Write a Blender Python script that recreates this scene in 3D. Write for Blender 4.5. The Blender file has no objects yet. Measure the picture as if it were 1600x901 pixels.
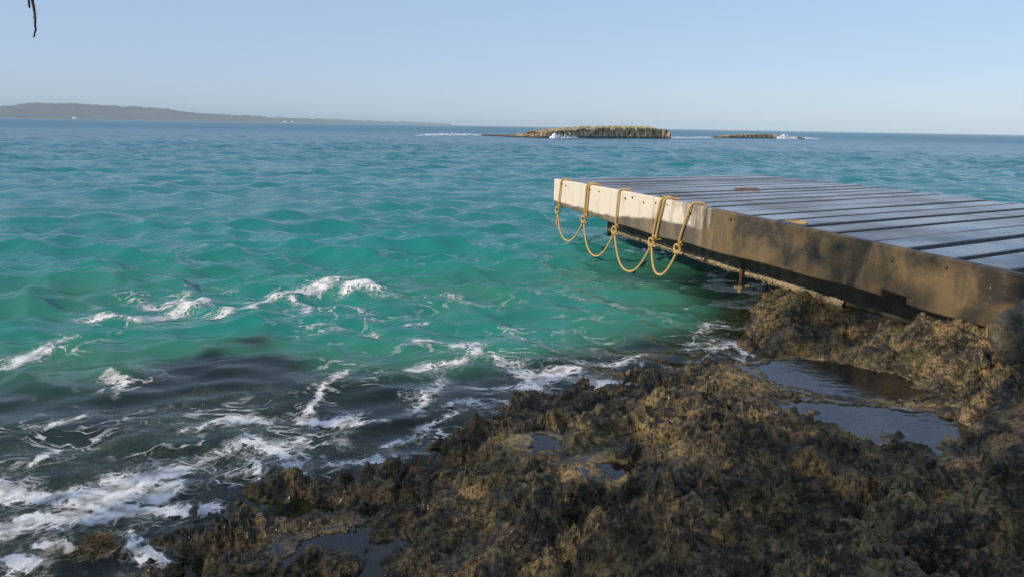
import bpy, math, random
import numpy as np
from mathutils import Vector

S = bpy.context.scene
COL = S.collection
random.seed(7)
RNG = np.random.default_rng(11)

# ------------------------------------------------------------------ camera
FPX, ROLL, CAM_Z = 1150.0, 0.0169, 1.74
PITCH = math.atan(253 / FPX)
_X = np.array([1, 0, 0.0])
_F = np.array([0, math.cos(PITCH), -math.sin(PITCH)])
_U0 = np.array([0, math.sin(PITCH), math.cos(PITCH)])
_R = math.cos(ROLL) * _X + math.sin(ROLL) * _U0
_U = -math.sin(ROLL) * _X + math.cos(ROLL) * _U0
cam = bpy.data.objects.new('camera', bpy.data.cameras.new('camera'))
COL.objects.link(cam)
cam.data.sensor_width = 36.0
cam.data.lens = FPX / 1600 * 36
cam.data.clip_start = 0.05
cam.data.clip_end = 40000
from mathutils import Matrix
cam.matrix_world = Matrix(((_R[0], _U[0], -_F[0], 0), (_R[1], _U[1], -_F[1], 0),
                           (_R[2], _U[2], -_F[2], CAM_Z), (0, 0, 0, 1)))
S.camera = cam


def un(px, py, z):
    """where the sight line of a point measured in the photograph meets the height z"""
    d = _F + _R * (px - 800) / FPX - _U * (py - 450.5) / FPX
    t = (z - CAM_Z) / d[2]
    return np.array([0, 0, CAM_Z]) + d * t


def und(px, py, dist):
    d = _F + _R * (px - 800) / FPX - _U * (py - 450.5) / FPX
    return np.array([0, 0, CAM_Z]) + d * (dist / d[1])


# ------------------------------------------------------------------ light
SUN_EL = math.radians(29)
SUN_AZ = math.radians(-122)          # compass from +Y, so behind the viewer on the left
to_sun = Vector((math.sin(SUN_AZ) * math.cos(SUN_EL), math.cos(SUN_AZ) * math.cos(SUN_EL), math.sin(SUN_EL)))
world = bpy.data.worlds.new('World')
S.world = world
world.use_nodes = True
wn = world.node_tree.nodes
sky = wn.new('ShaderNodeTexSky')
sky.sky_type = 'NISHITA'
sky.sun_disc = False
sky.sun_elevation = SUN_EL
sky.sun_rotation = SUN_AZ
sky.altitude = 0
sky.air_density = 1.0
sky.dust_density = 0.2
sky.ozone_density = 3.0
veil = wn.new('ShaderNodeMix')
veil.data_type = 'RGBA'
veil.inputs[0].default_value = 0.66
veil.inputs[7].default_value = (3.35, 4.30, 6.3, 1)      # the even pale blue of humid sea air, all round
world.node_tree.links.new(sky.outputs[0], veil.inputs[6])
world.node_tree.links.new(veil.outputs[2], wn['Background'].inputs[0])
wn['Background'].inputs[1].default_value = 0.132
sun = bpy.data.objects.new('sun', bpy.data.lights.new('sun', 'SUN'))
COL.objects.link(sun)
sun.data.energy = 4.2
sun.data.angle = math.radians(0.53)
sun.data.color = (1.0, 0.87, 0.70)
sun.rotation_euler = (-to_sun).to_track_quat('-Z', 'Y').to_euler()
S.view_settings.view_transform = 'Standard'
S.view_settings.look = 'None'
S.view_settings.exposure = 0.0
S.view_settings.gamma = 1.0
S.view_settings.use_curve_mapping = False
S.render.engine = 'CYCLES'
S.cycles.max_bounces = 5
S.cycles.diffuse_bounces = 2
S.cycles.glossy_bounces = 3
S.cycles.transparent_max_bounces = 8
S.cycles.volume_bounces = 0
S.cycles.use_denoising = True


# ------------------------------------------------------------------ noise
_perm = np.random.default_rng(3).permutation(256)
_perm = np.concatenate([_perm, _perm])
_ga = np.random.default_rng(4).uniform(0, 2 * math.pi, 256)
_gx, _gy = np.cos(_ga), np.sin(_ga)


def pn(x, y):
    xi, yi = np.floor(x).astype(np.int64), np.floor(y).astype(np.int64)
    xf, yf = x - xi, y - yi
    xi &= 255; yi &= 255
    u = xf ** 3 * (xf * (xf * 6 - 15) + 10)
    v = yf ** 3 * (yf * (yf * 6 - 15) + 10)
    def g(a, b, p, q):
        h = _perm[_perm[a & 255] + (b & 255)]
        return _gx[h] * p + _gy[h] * q
    n00 = g(xi, yi, xf, yf); n10 = g(xi + 1, yi, xf - 1, yf)
    n01 = g(xi, yi + 1, xf, yf - 1); n11 = g(xi + 1, yi + 1, xf - 1, yf - 1)
    a = n00 + u * (n10 - n00); b = n01 + u * (n11 - n01)
    return (a + v * (b - a)) * 1.5


def fbm(x, y, o=4, gain=0.5, lac=2.03):
    s, a = 0, 1.0
    for i in range(o):
        s = s + a * pn(x + 17.3 * i, y - 9.1 * i)
        x, y, a = x * lac, y * lac, a * gain
    return s


def ridged(x, y, o=4, gain=0.5, lac=2.1):
    s, a = 0, 1.0
    for i in range(o):
        s = s + a * (1 - 2 * np.abs(pn(x + 31.7 * i, y + 5.3 * i)))
        x, y, a = x * lac, y * lac, a * gain
    return s


_wj = np.random.default_rng(5).uniform(0.05, 0.95, (512, 2))


def worley(x, y):
    xi, yi = np.floor(x).astype(np.int64), np.floor(y).astype(np.int64)
    best = np.full(x.shape, 9.0)
    for dx in (-1, 0, 1):
        for dy in (-1, 0, 1):
            cx, cy = xi + dx, yi + dy
            h = _perm[_perm[cx & 255] + (cy & 255)]
            d = (cx + _wj[h, 0] - x) ** 2 + (cy + _wj[h, 1] - y) ** 2
            best = np.minimum(best, d)
    return np.sqrt(best)


def sstep(a, b, x):
    t = np.clip((x - a) / (b - a), 0, 1)
    return t * t * (3 - 2 * t)


# ------------------------------------------------------------------ mesh helpers
def mesh_obj(name, verts, faces, mat, parent=None, smooth=True, link=True):
    me = bpy.data.meshes.new(name)
    if isinstance(verts, np.ndarray):
        n = len(verts)
        me.vertices.add(n)
        me.vertices.foreach_set('co', verts.astype(np.float32).ravel())
        f = np.asarray(faces, dtype=np.int32)
        k = f.shape[1]
        me.loops.add(f.size)
        me.loops.foreach_set('vertex_index', f.ravel())
        me.polygons.add(len(f))
        me.polygons.foreach_set('loop_start', np.arange(0, f.size, k, dtype=np.int32))
        me.update(calc_edges=True)
    else:
        me.from_pydata(verts, [], faces)
        me.update()
    if smooth:
        me.polygons.foreach_set('use_smooth', [True] * len(me.polygons))
    if mat:
        me.materials.append(mat)
    o = bpy.data.objects.new(name, me)
    COL.objects.link(o)
    if parent:
        o.parent = parent
    return o


def empty(name, loc=(0, 0, 0)):
    o = bpy.data.objects.new(name, None)
    COL.objects.link(o)
    o.location = loc
    return o


def tag(o, label=None, cat=None, group=None, kind=None):
    if label: o['label'] = label
    if cat: o['category'] = cat
    if group: o['group'] = group
    if kind: o['kind'] = kind
    return o


def attr(o, name, vals):
    a = o.data.attributes.new(name, 'FLOAT', 'POINT')
    a.data.foreach_set('value', np.asarray(vals, dtype=np.float32).ravel())


def grid_faces(nr, nc, wrap=False):
    i = np.arange(nr - 1)[:, None]
    j = np.arange(nc if wrap else nc - 1)[None, :]
    a = i * nc + j
    b = i * nc + (j + 1) % nc
    return np.stack([a, b, b + nc, a + nc], -1).reshape(-1, 4)


class MB:
    """collects boxes and tubes for one mesh; every piece keeps its own vertices"""
    def __init__(s):
        s.v, s.f = [], []

    def hexa(s, p):
        b = len(s.v); s.v += [tuple(q) for q in p]
        s.f += [tuple(b + i for i in q) for q in
                ((0, 3, 2, 1), (4, 5, 6, 7), (0, 1, 5, 4), (1, 2, 6, 5), (2, 3, 7, 6), (3, 0, 4, 7))]

    def box(s, c, h):
        x, y, z = c; a, b, d = h
        s.hexa([(x - a, y - b, z - d), (x + a, y - b, z - d), (x + a, y + b, z - d), (x - a, y + b, z - d),
                (x - a, y - b, z + d), (x + a, y - b, z + d), (x + a, y + b, z + d), (x - a, y + b, z + d)])

    def tube(s, pts, rad, n=8, cap=True):
        pts = [Vector(p) for p in pts]
        rad = rad if isinstance(rad, (list, tuple)) else [rad] * len(pts)
        b0 = len(s.v); ref = None
        for i, p in enumerate(pts):
            t = (pts[min(i + 1, len(pts) - 1)] - pts[max(i - 1, 0)]).normalized()
            if ref is None:
                ref = t.orthogonal().normalized()
            ref = (ref - t * ref.dot(t))
            ref = ref.normalized() if ref.length > 1e-6 else t.orthogonal().normalized()
            bn = t.cross(ref)
            for k in range(n):
                a = 2 * math.pi * k / n
                s.v.append(tuple(p + (ref * math.cos(a) + bn * math.sin(a)) * rad[i]))
        for i in range(len(pts) - 1):
            for k in range(n):
                a, b = b0 + i * n + k, b0 + i * n + (k + 1) % n
                s.f.append((a, b, b + n, a + n))
        if cap:
            s.f.append(tuple(b0 + k for k in reversed(range(n))))
            e = b0 + (len(pts) - 1) * n
            s.f.append(tuple(e + k for k in range(n)))

    def build(s, name, mat, parent=None, smooth=False):
        return mesh_obj(name, s.v, s.f, mat, parent, smooth)


def smooth_path(pts, n):
    """Catmull-Rom through the points"""
    P = [Vector(p) for p in pts]
    P = [P[0] * 2 - P[1]] + P + [P[-1] * 2 - P[-2]]
    out = []
    for i in range(1, len(P) - 2):
        for k in range(n):
            t = k / n
            a, b, c, d = P[i - 1], P[i], P[i + 1], P[i + 2]
            out.append(0.5 * ((2 * b) + (c - a) * t + (2 * a - 5 * b + 4 * c - d) * t * t + (3 * b - a - 3 * c + d) * t ** 3))
    out.append(P[-2])
    return out


# ------------------------------------------------------------------ material helpers
class NT:
    def __init__(s, name):
        s.m = bpy.data.materials.new(name)
        s.m.use_nodes = True
        s.t = s.m.node_tree
        s.t.nodes.clear()
        s.out = s.t.nodes.new('ShaderNodeOutputMaterial')

    def n(s, typ, **kw):
        nd = s.t.nodes.new(typ)
        for k, v in kw.items():
            if hasattr(nd, k):
                setattr(nd, k, v)
        return nd

    def l(s, a, b):
        s.t.links.new(a, b)

    def val(s, sock, v):
        if hasattr(v, 'is_linked') or hasattr(v, 'links'):
            s.l(v, sock)
        else:
            sock.default_value = v

    def noise(s, vec, scale, detail=4, rough=0.5, dist=0.0):
        nd = s.n('ShaderNodeTexNoise')
        s.l(vec, nd.inputs['Vector'])
        nd.inputs['Scale'].default_value = scale
        nd.inputs['Detail'].default_value = detail
        nd.inputs['Roughness'].default_value = rough
        nd.inputs['Distortion'].default_value = dist
        return nd.outputs['Fac']

    def voro(s, vec, scale, feature='F1'):
        nd = s.n('ShaderNodeTexVoronoi', feature=feature)
        s.l(vec, nd.inputs['Vector'])
        nd.inputs['Scale'].default_value = scale
        return nd.outputs['Distance']

    def math(s, op, a, b=None, c=None, clamp=False):
        nd = s.n('ShaderNodeMath', operation=op)
        nd.use_clamp = clamp
        s.val(nd.inputs[0], a)
        if b is not None: s.val(nd.inputs[1], b)
        if c is not None: s.val(nd.inputs[2], c)
        return nd.outputs[0]

    def ramp(s, fac, a, b, lo=0.0, hi=1.0):
        nd = s.n('ShaderNodeMapRange', interpolation_type='SMOOTHSTEP')
        s.val(nd.inputs['Value'], fac)
        s.val(nd.inputs['From Min'], a); s.val(nd.inputs['From Max'], b)
        s.val(nd.inputs['To Min'], lo); s.val(nd.inputs['To Max'], hi)
        return nd.outputs['Result']

    def mix(s, fac, a, b):
        nd = s.n('ShaderNodeMix', data_type='RGBA')
        s.val(nd.inputs[0], fac)
        for sock, v in ((nd.inputs[6], a), (nd.inputs[7], b)):
            if isinstance(v, tuple):
                sock.default_value = (*v[:3], 1)
            else:
                s.l(v, sock)
        return nd.outputs[2]

    def attr(s, name):
        return s.n('ShaderNodeAttribute', attribute_name=name).outputs['Fac']

    def obj(s):
        return s.n('ShaderNodeTexCoord').outputs['Object']

    def pos(s):
        return s.n('ShaderNodeNewGeometry').outputs['Position']

    def scale(s, vec, sc, rot=(0, 0, 0)):
        nd = s.n('ShaderNodeMapping')
        s.l(vec, nd.inputs['Vector'])
        nd.inputs['Scale'].default_value = sc
        nd.inputs['Rotation'].default_value = rot
        return nd.outputs[0]

    def bump(s, h, strength, dist, normal=None):
        nd = s.n('ShaderNodeBump')
        s.l(h, nd.inputs['Height'])
        s.val(nd.inputs['Strength'], strength)
        nd.inputs['Distance'].default_value = dist
        if normal: s.l(normal, nd.inputs['Normal'])
        return nd.outputs[0]

    def bsdf(s, color, rough=0.6, spec=0.5, normal=None, **kw):
        nd = s.n('ShaderNodeBsdfPrincipled')
        if isinstance(color, tuple):
            nd.inputs['Base Color'].default_value = (*color[:3], 1)
        else:
            s.l(color, nd.inputs['Base Color'])
        s.val(nd.inputs['Roughness'], rough)
        s.val(nd.inputs['Specular IOR Level'], spec)
        if normal: s.l(normal, nd.inputs['Normal'])
        for k, v in kw.items():
            s.val(nd.inputs[k], v)
        return nd.outputs[0]

    def done(s, shader):
        s.l(shader, s.out.inputs['Surface'])
        return s.m


# ------------------------------------------------------------------ terrain height
DECK = 0.94          # deck above the water
RISE = 1.3
# height of the shore measured at places of the photograph: column, row, metres above the water
CTRL = [
    (60, 880, -0.10), (150, 880, -0.02), (230, 850, 0.0), (310, 835, 0.07), (330, 880, 0.06), (390, 795, 0.08),
    (450, 765, 0.05), (520, 748, 0.07), (600, 738, 0.07), (660, 710, 0.05), (720, 682, 0.07), (770, 655, 0.08),
    (860, 637, 0.11), (950, 622, 0.13), (1030, 610, 0.13), (1090, 596, 0.12), (1150, 580, 0.14), (1215, 563, 0.10),
    (470, 860, 0.05), (560, 850, 0.05), (640, 868, 0.05), (600, 900, 0.05), (420, 840, 0.14), (500, 800, 0.22), (620, 775, 0.26),
    (720, 745, 0.30), (820, 720, 0.34), (830, 688, 0.24), (930, 660, 0.34), (950, 728, 0.26), (880, 760, 0.36),
    (1010, 680, 0.38), (1090, 650, 0.42), (1130, 700, 0.44), (1050, 760, 0.46),
    (1250, 580, 0.26), (1330, 600, 0.24), (1430, 605, 0.26), (1290, 628, 0.37), (1360, 628, 0.40), (1200, 610, 0.30), (1180, 645, 0.38),
    (1290, 655, 0.29), (1390, 685, 0.28), (1480, 670, 0.29), (1400, 650, 0.36), (1500, 690, 0.31),
    (1530, 630, 0.42), (1590, 650, 0.46), (1180, 740, 0.46), (1330, 745, 0.42), (1450, 760, 0.46),
    (1560, 740, 0.50), (1600, 850, 0.56), (1450, 860, 0.56), (1300, 860, 0.52), (1150, 850, 0.48), (1000, 850, 0.42), (880, 850, 0.34),
    (780, 850, 0.24), (700, 810, 0.26), (720, 890, 0.14), (900, 900, 0.30),
    (1550, 545, 0.43), (1590, 580, 0.44), (1480, 560, 0.36), (1460, 505, 0.42), (1540, 500, 0.44), (1400, 520, 0.36), (1360, 545, 0.30), (1300, 565, 0.25),
    (1200, 455, 0.26), (1180, 480, 0.16), (1250, 465, 0.28), (1240, 505, 0.20), (1310, 500, 0.22), (1200, 535, 0.08), (1260, 545, 0.10), (1290, 525, 0.10), (1330, 480, 0.28),
    (1155, 455, -0.12), (1135, 490, -0.20), (1150, 530, -0.12), (1100, 560, -0.12), (1000, 585, -0.18), (900, 605, -0.15), (780, 630, -0.12), (690, 665, -0.15), (600, 705, -0.12),
    (480, 730, -0.10), (400, 750, -0.08), (320, 790, -0.08), (1100, 440, -0.9), (1050, 500, -0.9), (950, 540, -0.9),
    (250, 800, -0.16), (120, 810, -0.16), (20, 790, -0.22), (0, 860, -0.2), (60, 720, -0.30), (20, 690, -0.26), (-60, 740, -0.3),
    (200, 720, -0.15), (330, 700, -0.15), (450, 690, -0.15), (560, 670, -0.26),
    (300, 650, -0.17), (380, 610, -0.17), (400, 580, -0.24), (440, 600, -0.22), (330, 600, -0.22), (250, 640, -0.20), (460, 640, -0.28), 
    (560, 600, -1.1), (500, 575, -1.3), (640, 570, -1.3), (740, 590, -0.9), (850, 560, -1.0), (100, 620, -0.9), (0, 600, -1.2), (150, 570, -1.4), (250, 540, -1.5),
    (400, 510, -2.0), (650, 510, -2.0), (100, 500, -2.2), (850, 500, -1.9), (0, 440, -2.0), (400, 430, -2.1), (700, 420, -2.1), (950, 430, -1.8), (1050, 400, -1.8),
]
CTRL = [(a, b, z * RISE if z > 0 else z) for a, b, z in CTRL]
WP = [np.array([*un(a, b, z)[:2], z]) for a, b, z in CTRL]
for x, y, z in ((2.6, 1.2, .62), (4.5, 2.5, .62), (6, 1, .8), (4.5, 4.2, .5), (5.5, 6, .3), (4.2, 7.2, .15), (6.5, 9, -.5), (3.6, 9, -.9), (4.5, 11, -1.6),
                (8, 5, .6), (9, 8, -.2), (0, .6, .5), (1, .2, .6), (-1, .8, .25), (-2, 1.5, -.05), (-3, 1.2, .0), (-1, -1, .65), (1, -2, .8),
                (-3, -1, .6), (-5, -3, .8), (-8, -4, .9), (-4, .5, .1), (-6, 1, -.15), (-9, 0, .1), (5, -4, 1.), (10, 0, .9), (0, -8, 1.1), (-10, -9, 1.2),
                (10, -8, 1.2), (-4.5, 3, -.5), (-7, 4, -1.1), (-12, 6, -1.8), (-7, 9, -2.3), (0, 14, -2.6), (8, 14, -2.4), (14, 9, -1.5), (16, 2, .5),
                (-15, 0, -.5), (-10, 16, -2.8), (10, 20, -2.8), (-18, -9, 1.0), (18, -10, 1.1), (0, -18, 1.3)):
    WP.append(np.array([x * 1.08, y * 1.08, z * RISE if z > 0 else z]))
# the shelf drops off: depth straight below these places of the water surface
for rowp, dz_, cols_ in ((520, -1.15, range(0, 900, 75)), (548, -0.85, range(0, 900, 75)), (585, -0.62, (0, 60, 120, 180)), (572, -0.62, (500, 560, 620, 680, 740)), (500, -1.0, (960, 1040))):
    for px_ in cols_:
        WP.append(np.array([*un(px_, rowp, 0.0)[:2], dz_]))
WP = np.array(WP)


def _tps(r2):
    return np.where(r2 > 1e-12, r2 * np.log(np.maximum(r2, 1e-12)), 0)


_n = len(WP)
_K = _tps(((WP[:, None, :2] - WP[None, :, :2]) ** 2).sum(-1)) + np.eye(_n) * 0.02
_Pm = np.hstack([np.ones((_n, 1)), WP[:, :2]])
_A = np.block([[_K, _Pm], [_Pm.T, np.zeros((3, 3))]])
_w = np.linalg.solve(_A, np.concatenate([WP[:, 2], np.zeros(3)]))


def base_h(x, y):
    sh = x.shape
    x, y = x.ravel(), y.ravel()
    out = np.full(x.shape, _w[_n])
    out = out + _w[_n + 1] * x + _w[_n + 2] * y
    for i in range(_n):
        out += _w[i] * _tps((x - WP[i, 0]) ** 2 + (y - WP[i, 1]) ** 2)
    far = np.hypot(x, y - 2)
    k = sstep(14, 24, far)
    out = out * (1 - k) + np.where(y > -0.4 * np.abs(x), -3.0, 1.0) * k
    return np.clip(out, -3.2, 1.4).reshape(sh)


def rock_detail(x, y, b):
    """craggy relief of the limestone; returns height and sideways shift"""
    dry = sstep(-0.35, 0.12, b)
    wx = x + 0.10 * fbm(x * 1.7, y * 1.7, 3)
    wy = y + 0.10 * fbm(x * 1.7 + 40, y * 1.7 + 11, 3)
    big = 0.055 * fbm(wx * 1.1 + 3, wy * 1.1, 3)
    rid = 0.075 * (ridged(wx * 2.1, wy * 2.1 + 7, 3) - 0.75)
    lump = 0.105 * (0.42 - worley(wx * 3.6 + .3 * pn(x * 9, y * 9), wy * 3.6 + .3 * pn(x * 9 + 8, y * 9)))
    lump2 = 0.044 * (0.45 - worley(wx * 9.5 + .4 * pn(x * 20, y * 20), wy * 9.5 + .4 * pn(x * 20 + 4, y * 20)))
    fine = 0.020 * fbm(x * 17, y * 17, 3, 0.62) + 0.018 * (ridged(x * 24, y * 24, 3, .6) - .8)
    pit = -0.17 * sstep(0.18, 0.75, pn(wx * 2.9 + 50, wy * 2.9)) * sstep(0.0, 0.5, pn(x * 7 + 9, y * 7) + .35)
    h = (big + rid + lump + lump2 + fine + pit - 0.052) * (0.35 + 0.65 * dry)
    sx = 0.035 * fbm(x * 6 + 70, y * 6, 3) * dry + 0.008 * pn(x * 30, y * 30 + 5)
    sy = 0.035 * fbm(x * 6, y * 6 + 90, 3) * dry + 0.008 * pn(x * 30 + 9, y * 30)
    return h, sx, sy


POOLS = [
    (0.375, [(1165, 572), (1250, 560), (1340, 572), (1415, 592), (1445, 610), (1410, 622), (1320, 622), (1230, 602)], 'shallow sky blue tide pool nearer the pier'),
    (0.425, [(1205, 632), (1290, 628), (1370, 640), (1460, 645), (1545, 668), (1540, 715), (1440, 730), (1340, 705), (1240, 680)], 'larger sky blue tide pool in front of the other one'),
    (0.375, [(925, 722), (965, 712), (1005, 722), (1022, 745), (975, 748), (935, 740)], 'small dark blue pool among the algae covered rock'),
    (0.085, [(455, 850), (560, 822), (670, 815), (735, 845), (715, 885), (650, 925), (490, 925), (440, 890)], 'dark wet trough of water low in the foreground rock'),
    (0.335, [(825, 690), (855, 682), (878, 690), (868, 702), (840, 700)], 'smallest pool beside the sea edge of the rock'),
]


def sd_poly(x, y, P):
    """signed distance to a polygon, positive inside"""
    d = np.full(x.shape, 1e9); ins = np.zeros(x.shape, bool)
    for a, b in zip(P, P[1:] + P[:1]):
        ab = b - a
        t = np.clip(((x - a[0]) * ab[0] + (y - a[1]) * ab[1]) / (ab @ ab), 0, 1)
        d = np.minimum(d, np.hypot(x - a[0] - t * ab[0], y - a[1] - t * ab[1]))
        c = (a[1] > y) != (b[1] > y)
        ins ^= c & (x < (b[0] - a[0]) * (y - a[1]) / (b[1] - a[1] + 1e-12) + a[0])
    return np.where(ins, d, -d)


def sink_pools(x, y, z):
    for lev, pts, _ in POOLS:
        P = [un(a, b, lev)[:2] for a, b in pts]
        sd = sd_poly(x, y, P) + 0.040 * fbm(x * 7, y * 7, 3)
        k = sstep(-0.30, -0.01, sd)
        rim = lev + 0.008 + 0.7 * np.clip(z - lev, -0.005, 0.10)
        z = np.where(sd < 0, z * (1 - k) + rim * k, z)
        floor = lev + 0.022 - 0.34 * np.clip(sd, 0, 0.14) + 0.050 * fbm(x * 4.5, y * 4.5, 3) + 0.018 * fbm(x * 17, y * 17, 3) + 0.4 * np.clip(z - lev - .02, 0, .12)
        z = np.where(sd >= 0, np.minimum(z, floor), z)
    return z


# ------------------------------------------------------------------ materials of the setting
def rock_material():
    m = NT('craggy_limestone')
    p = m.pos()
    z = m.n('ShaderNodeSeparateXYZ'); m.l(p, z.inputs[0]); z = z.outputs[2]
    n1 = m.noise(p, 1.6, 5, 0.6)
    n2 = m.noise(p, 7, 6, 0.65, 0.4)
    n3 = m.noise(p, 34, 5, 0.65)
    n4 = m.noise(p, 130, 3, 0.6)
    c = m.mix(m.ramp(n2, 0.42, 0.62), (0.048, 0.036, 0.018), (0.36, 0.245, 0.095))
    c = m.mix(m.ramp(n1, 0.50, 0.66), c, (0.105, 0.088, 0.030))
    c = m.mix(m.math('MULTIPLY', m.ramp(n3, 0.52, 0.66), 0.8), c, (0.42, 0.30, 0.13))
    c = m.mix(m.math('MULTIPLY', m.ramp(n3, 0.50, 0.36), 0.9), c, (0.013, 0.011, 0.008))
    n5 = m.noise(p, 75, 3, 0.7, 0.3)
    c = m.mix(m.math('MULTIPLY', m.ramp(n5, 0.48, 0.37), 0.72), c, (0.012, 0.010, 0.008))
    c = m.mix(m.math('MULTIPLY', m.ramp(n4, 0.58, 0.70), 0.55), c, (0.44, 0.34, 0.20))
    dark = m.attr('weed')
    c = m.mix(m.math('MULTIPLY', dark, 0.42), c, m.mix(n3, (0.013, 0.011, 0.008), (0.060, 0.046, 0.021)))
    sand = m.attr('sand')
    c = m.mix(sand, c, m.mix(n2, (0.44, 0.42, 0.24), (0.58, 0.54, 0.34)))
    rough = m.ramp(m.math('ADD', m.math('MULTIPLY', m.math('ADD', n3, n1), 0.5), m.math('MULTIPLY', m.attr('wet'), -0.16)), 0.34, 0.58, 0.16, 0.80)
    hh = m.math('ADD', m.math('MULTIPLY', n3, 1.0), m.math('MULTIPLY', n4, 0.5))
    vo = m.math('MINIMUM', m.voro(m.scale(p, (1, 1, .7)), 34), 0.42)
    hh = m.math('ADD', hh, m.math('MULTIPLY', vo, 1.7))
    hh = m.math('ADD', hh, m.math('MULTIPLY', m.math('MINIMUM', m.voro(p, 90), 0.4), 0.7))
    nb = m.bump(hh, 1.0, 0.028)
    return m.done(m.bsdf(c, rough, 0.5, nb))


def water_material():
    m = NT('sea_water')
    p = m.pos()
    opq = m.attr('opacity')
    deep = m.attr('deep')
    ps = m.scale(p, (0.7, 1.5, 1.0), (0, 0, 0.25))
    b1 = m.noise(ps, 3.2, 4, 0.55, 0.3)
    b2 = m.noise(m.scale(p, (0.8, 1.6, 1.0), (0, 0, -0.35)), 11, 3, 0.5, 0.2)
    b3 = m.noise(m.scale(p, (0.5, 1.3, 1.0), (0, 0, 0.12)), 0.9, 4, 0.6, 0.3)
    fr = m.attr('far')
    nearb = m.attr('chop')
    n1 = m.bump(b1, m.math('MULTIPLY', nearb, 0.5), 0.055)
    n2 = m.bump(b2, m.math('MULTIPLY', nearb, 0.35), 0.024, n1)
    n3 = m.bump(b3, m.math('MULTIPLY', fr, 0.9), 0.30, n2)
    big = m.noise(m.scale(p, (0.05, 0.16, 0.1)), 1.0, 3, 0.5)
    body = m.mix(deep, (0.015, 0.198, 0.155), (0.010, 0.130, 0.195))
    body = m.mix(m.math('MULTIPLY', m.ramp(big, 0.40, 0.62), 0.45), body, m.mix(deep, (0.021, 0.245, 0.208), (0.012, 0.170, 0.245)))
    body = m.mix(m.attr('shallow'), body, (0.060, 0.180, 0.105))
    up = m.n('ShaderNodeCombineXYZ'); up.inputs[2].default_value = 1
    mixn = m.n('ShaderNodeMix', data_type='VECTOR'); mixn.inputs[0].default_value = 0.45
    m.l(n3, mixn.inputs[4]); m.l(up.outputs[0], mixn.inputs[5])
    df = m.n('ShaderNodeBsdfDiffuse'); m.l(body, df.inputs[0]); m.l(mixn.outputs[1], df.inputs['Normal'])
    tr = m.n('ShaderNodeBsdfTransparent'); tr.inputs[0].default_value = (0.80, 0.95, 0.78, 1)
    mx = m.n('ShaderNodeMixShader'); m.l(opq, mx.inputs[0]); m.l(tr.outputs[0], mx.inputs[1]); m.l(df.outputs[0], mx.inputs[2])
    gl = m.n('ShaderNodeBsdfGlossy'); m.l(n3, gl.inputs['Normal'])
    m.l(m.math('ADD', m.math('MULTIPLY', fr, 0.25), 0.05), gl.inputs['Roughness'])
    fs = m.n('ShaderNodeFresnel'); fs.inputs['IOR'].default_value = 1.333; m.l(n3, fs.inputs['Normal'])
    mx2 = m.n('ShaderNodeMixShader'); cap = m.math('SUBTRACT', 0.75, m.math('MULTIPLY', fr, 0.38))     # rough water never mirrors fully at a glance
    m.l(m.math('MINIMUM', m.math('MULTIPLY', fs.outputs[0], 0.88), cap), mx2.inputs[0])
    m.l(mx.outputs[0], mx2.inputs[1]); m.l(gl.outputs[0], mx2.inputs[2])
    return m.done(mx2.outputs[0])


def foam_material(name='sea_foam', far=False):
    m = NT(name)
    p = m.pos()
    pot = m.attr('foam')
    wp = m.n('ShaderNodeVectorMath', operation='ADD')
    wn_ = m.n('ShaderNodeTexNoise'); m.l(p, wn_.inputs['Vector']); wn_.inputs['Scale'].default_value = 3.0; wn_.inputs['Detail'].default_value = 3
    sc = m.n('ShaderNodeVectorMath', operation='SCALE'); m.l(wn_.outputs['Color'], sc.inputs[0]); sc.inputs['Scale'].default_value = 0.22
    m.l(p, wp.inputs[0]); m.l(sc.outputs[0], wp.inputs[1])
    q = wp.outputs[0]
    a = m.noise(q, 2.6 if not far else .5, 6, 0.62)
    lace = m.voro(q, 15 if not far else 2.0, 'DISTANCE_TO_EDGE')
    lace2 = m.voro(q, 48 if not far else 5.0, 'DISTANCE_TO_EDGE')
    thr = m.math('SUBTRACT', m.math('ADD', pot, m.math('MULTIPLY', a, 1.5)), 1.17)
    thr = m.math('SUBTRACT', thr, m.math('MULTIPLY', lace, 0.95))
    thr = m.math('SUBTRACT', thr, m.math('MULTIPLY', lace2, 0.5))
    al = m.ramp(thr, -0.09, 0.13)
    film = m.math('MULTIPLY', m.ramp(thr, -0.42, -0.02), m.ramp(m.noise(q, 30, 3, .6), .40, .62, .02, .30))
    al = m.math('MULTIPLY', al, m.ramp(m.noise(q, 11, 4, .6), .34, .62, .35, .95))
    hb = m.math('ADD', m.voro(p, 75), m.math('MULTIPLY', m.noise(p, 24, 4), 1.3))
    fil = m.math('ABSOLUTE', m.math('SUBTRACT', m.noise(m.scale(q, (.7, 1.2, 1)), 3.4, 4, 0.5, 0.8), 0.5))
    web = m.math('MULTIPLY', m.ramp(fil, 0.030, 0.004), m.ramp(m.noise(p, 1.7, 3, .6), .42, .62))
    web = m.math('MULTIPLY', web, m.math('MULTIPLY', m.attr('web'), m.ramp(m.noise(q, 16, 3, .6), .35, .6, .1, .75)))
    al = m.math('MAXIMUM', m.math('MAXIMUM', al, film), web)
    nb = m.bump(hb, 0.35, 0.006)
    sh = m.bsdf((0.80, 0.78, 0.75), 0.45, 0.4, nb)
    tr = m.n('ShaderNodeBsdfTransparent')
    mx = m.n('ShaderNodeMixShader'); m.l(al, mx.inputs[0]); m.l(tr.outputs[0], mx.inputs[1]); m.l(sh, mx.inputs[2])
    return m.done(mx.outputs[0])


ROCK = rock_material()
WATER = water_material()
FOAM = foam_material()

# ------------------------------------------------------------------ rocky shore (one sheet, finer where the rock is close)
AP = np.array([0.0, -1.0])


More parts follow.
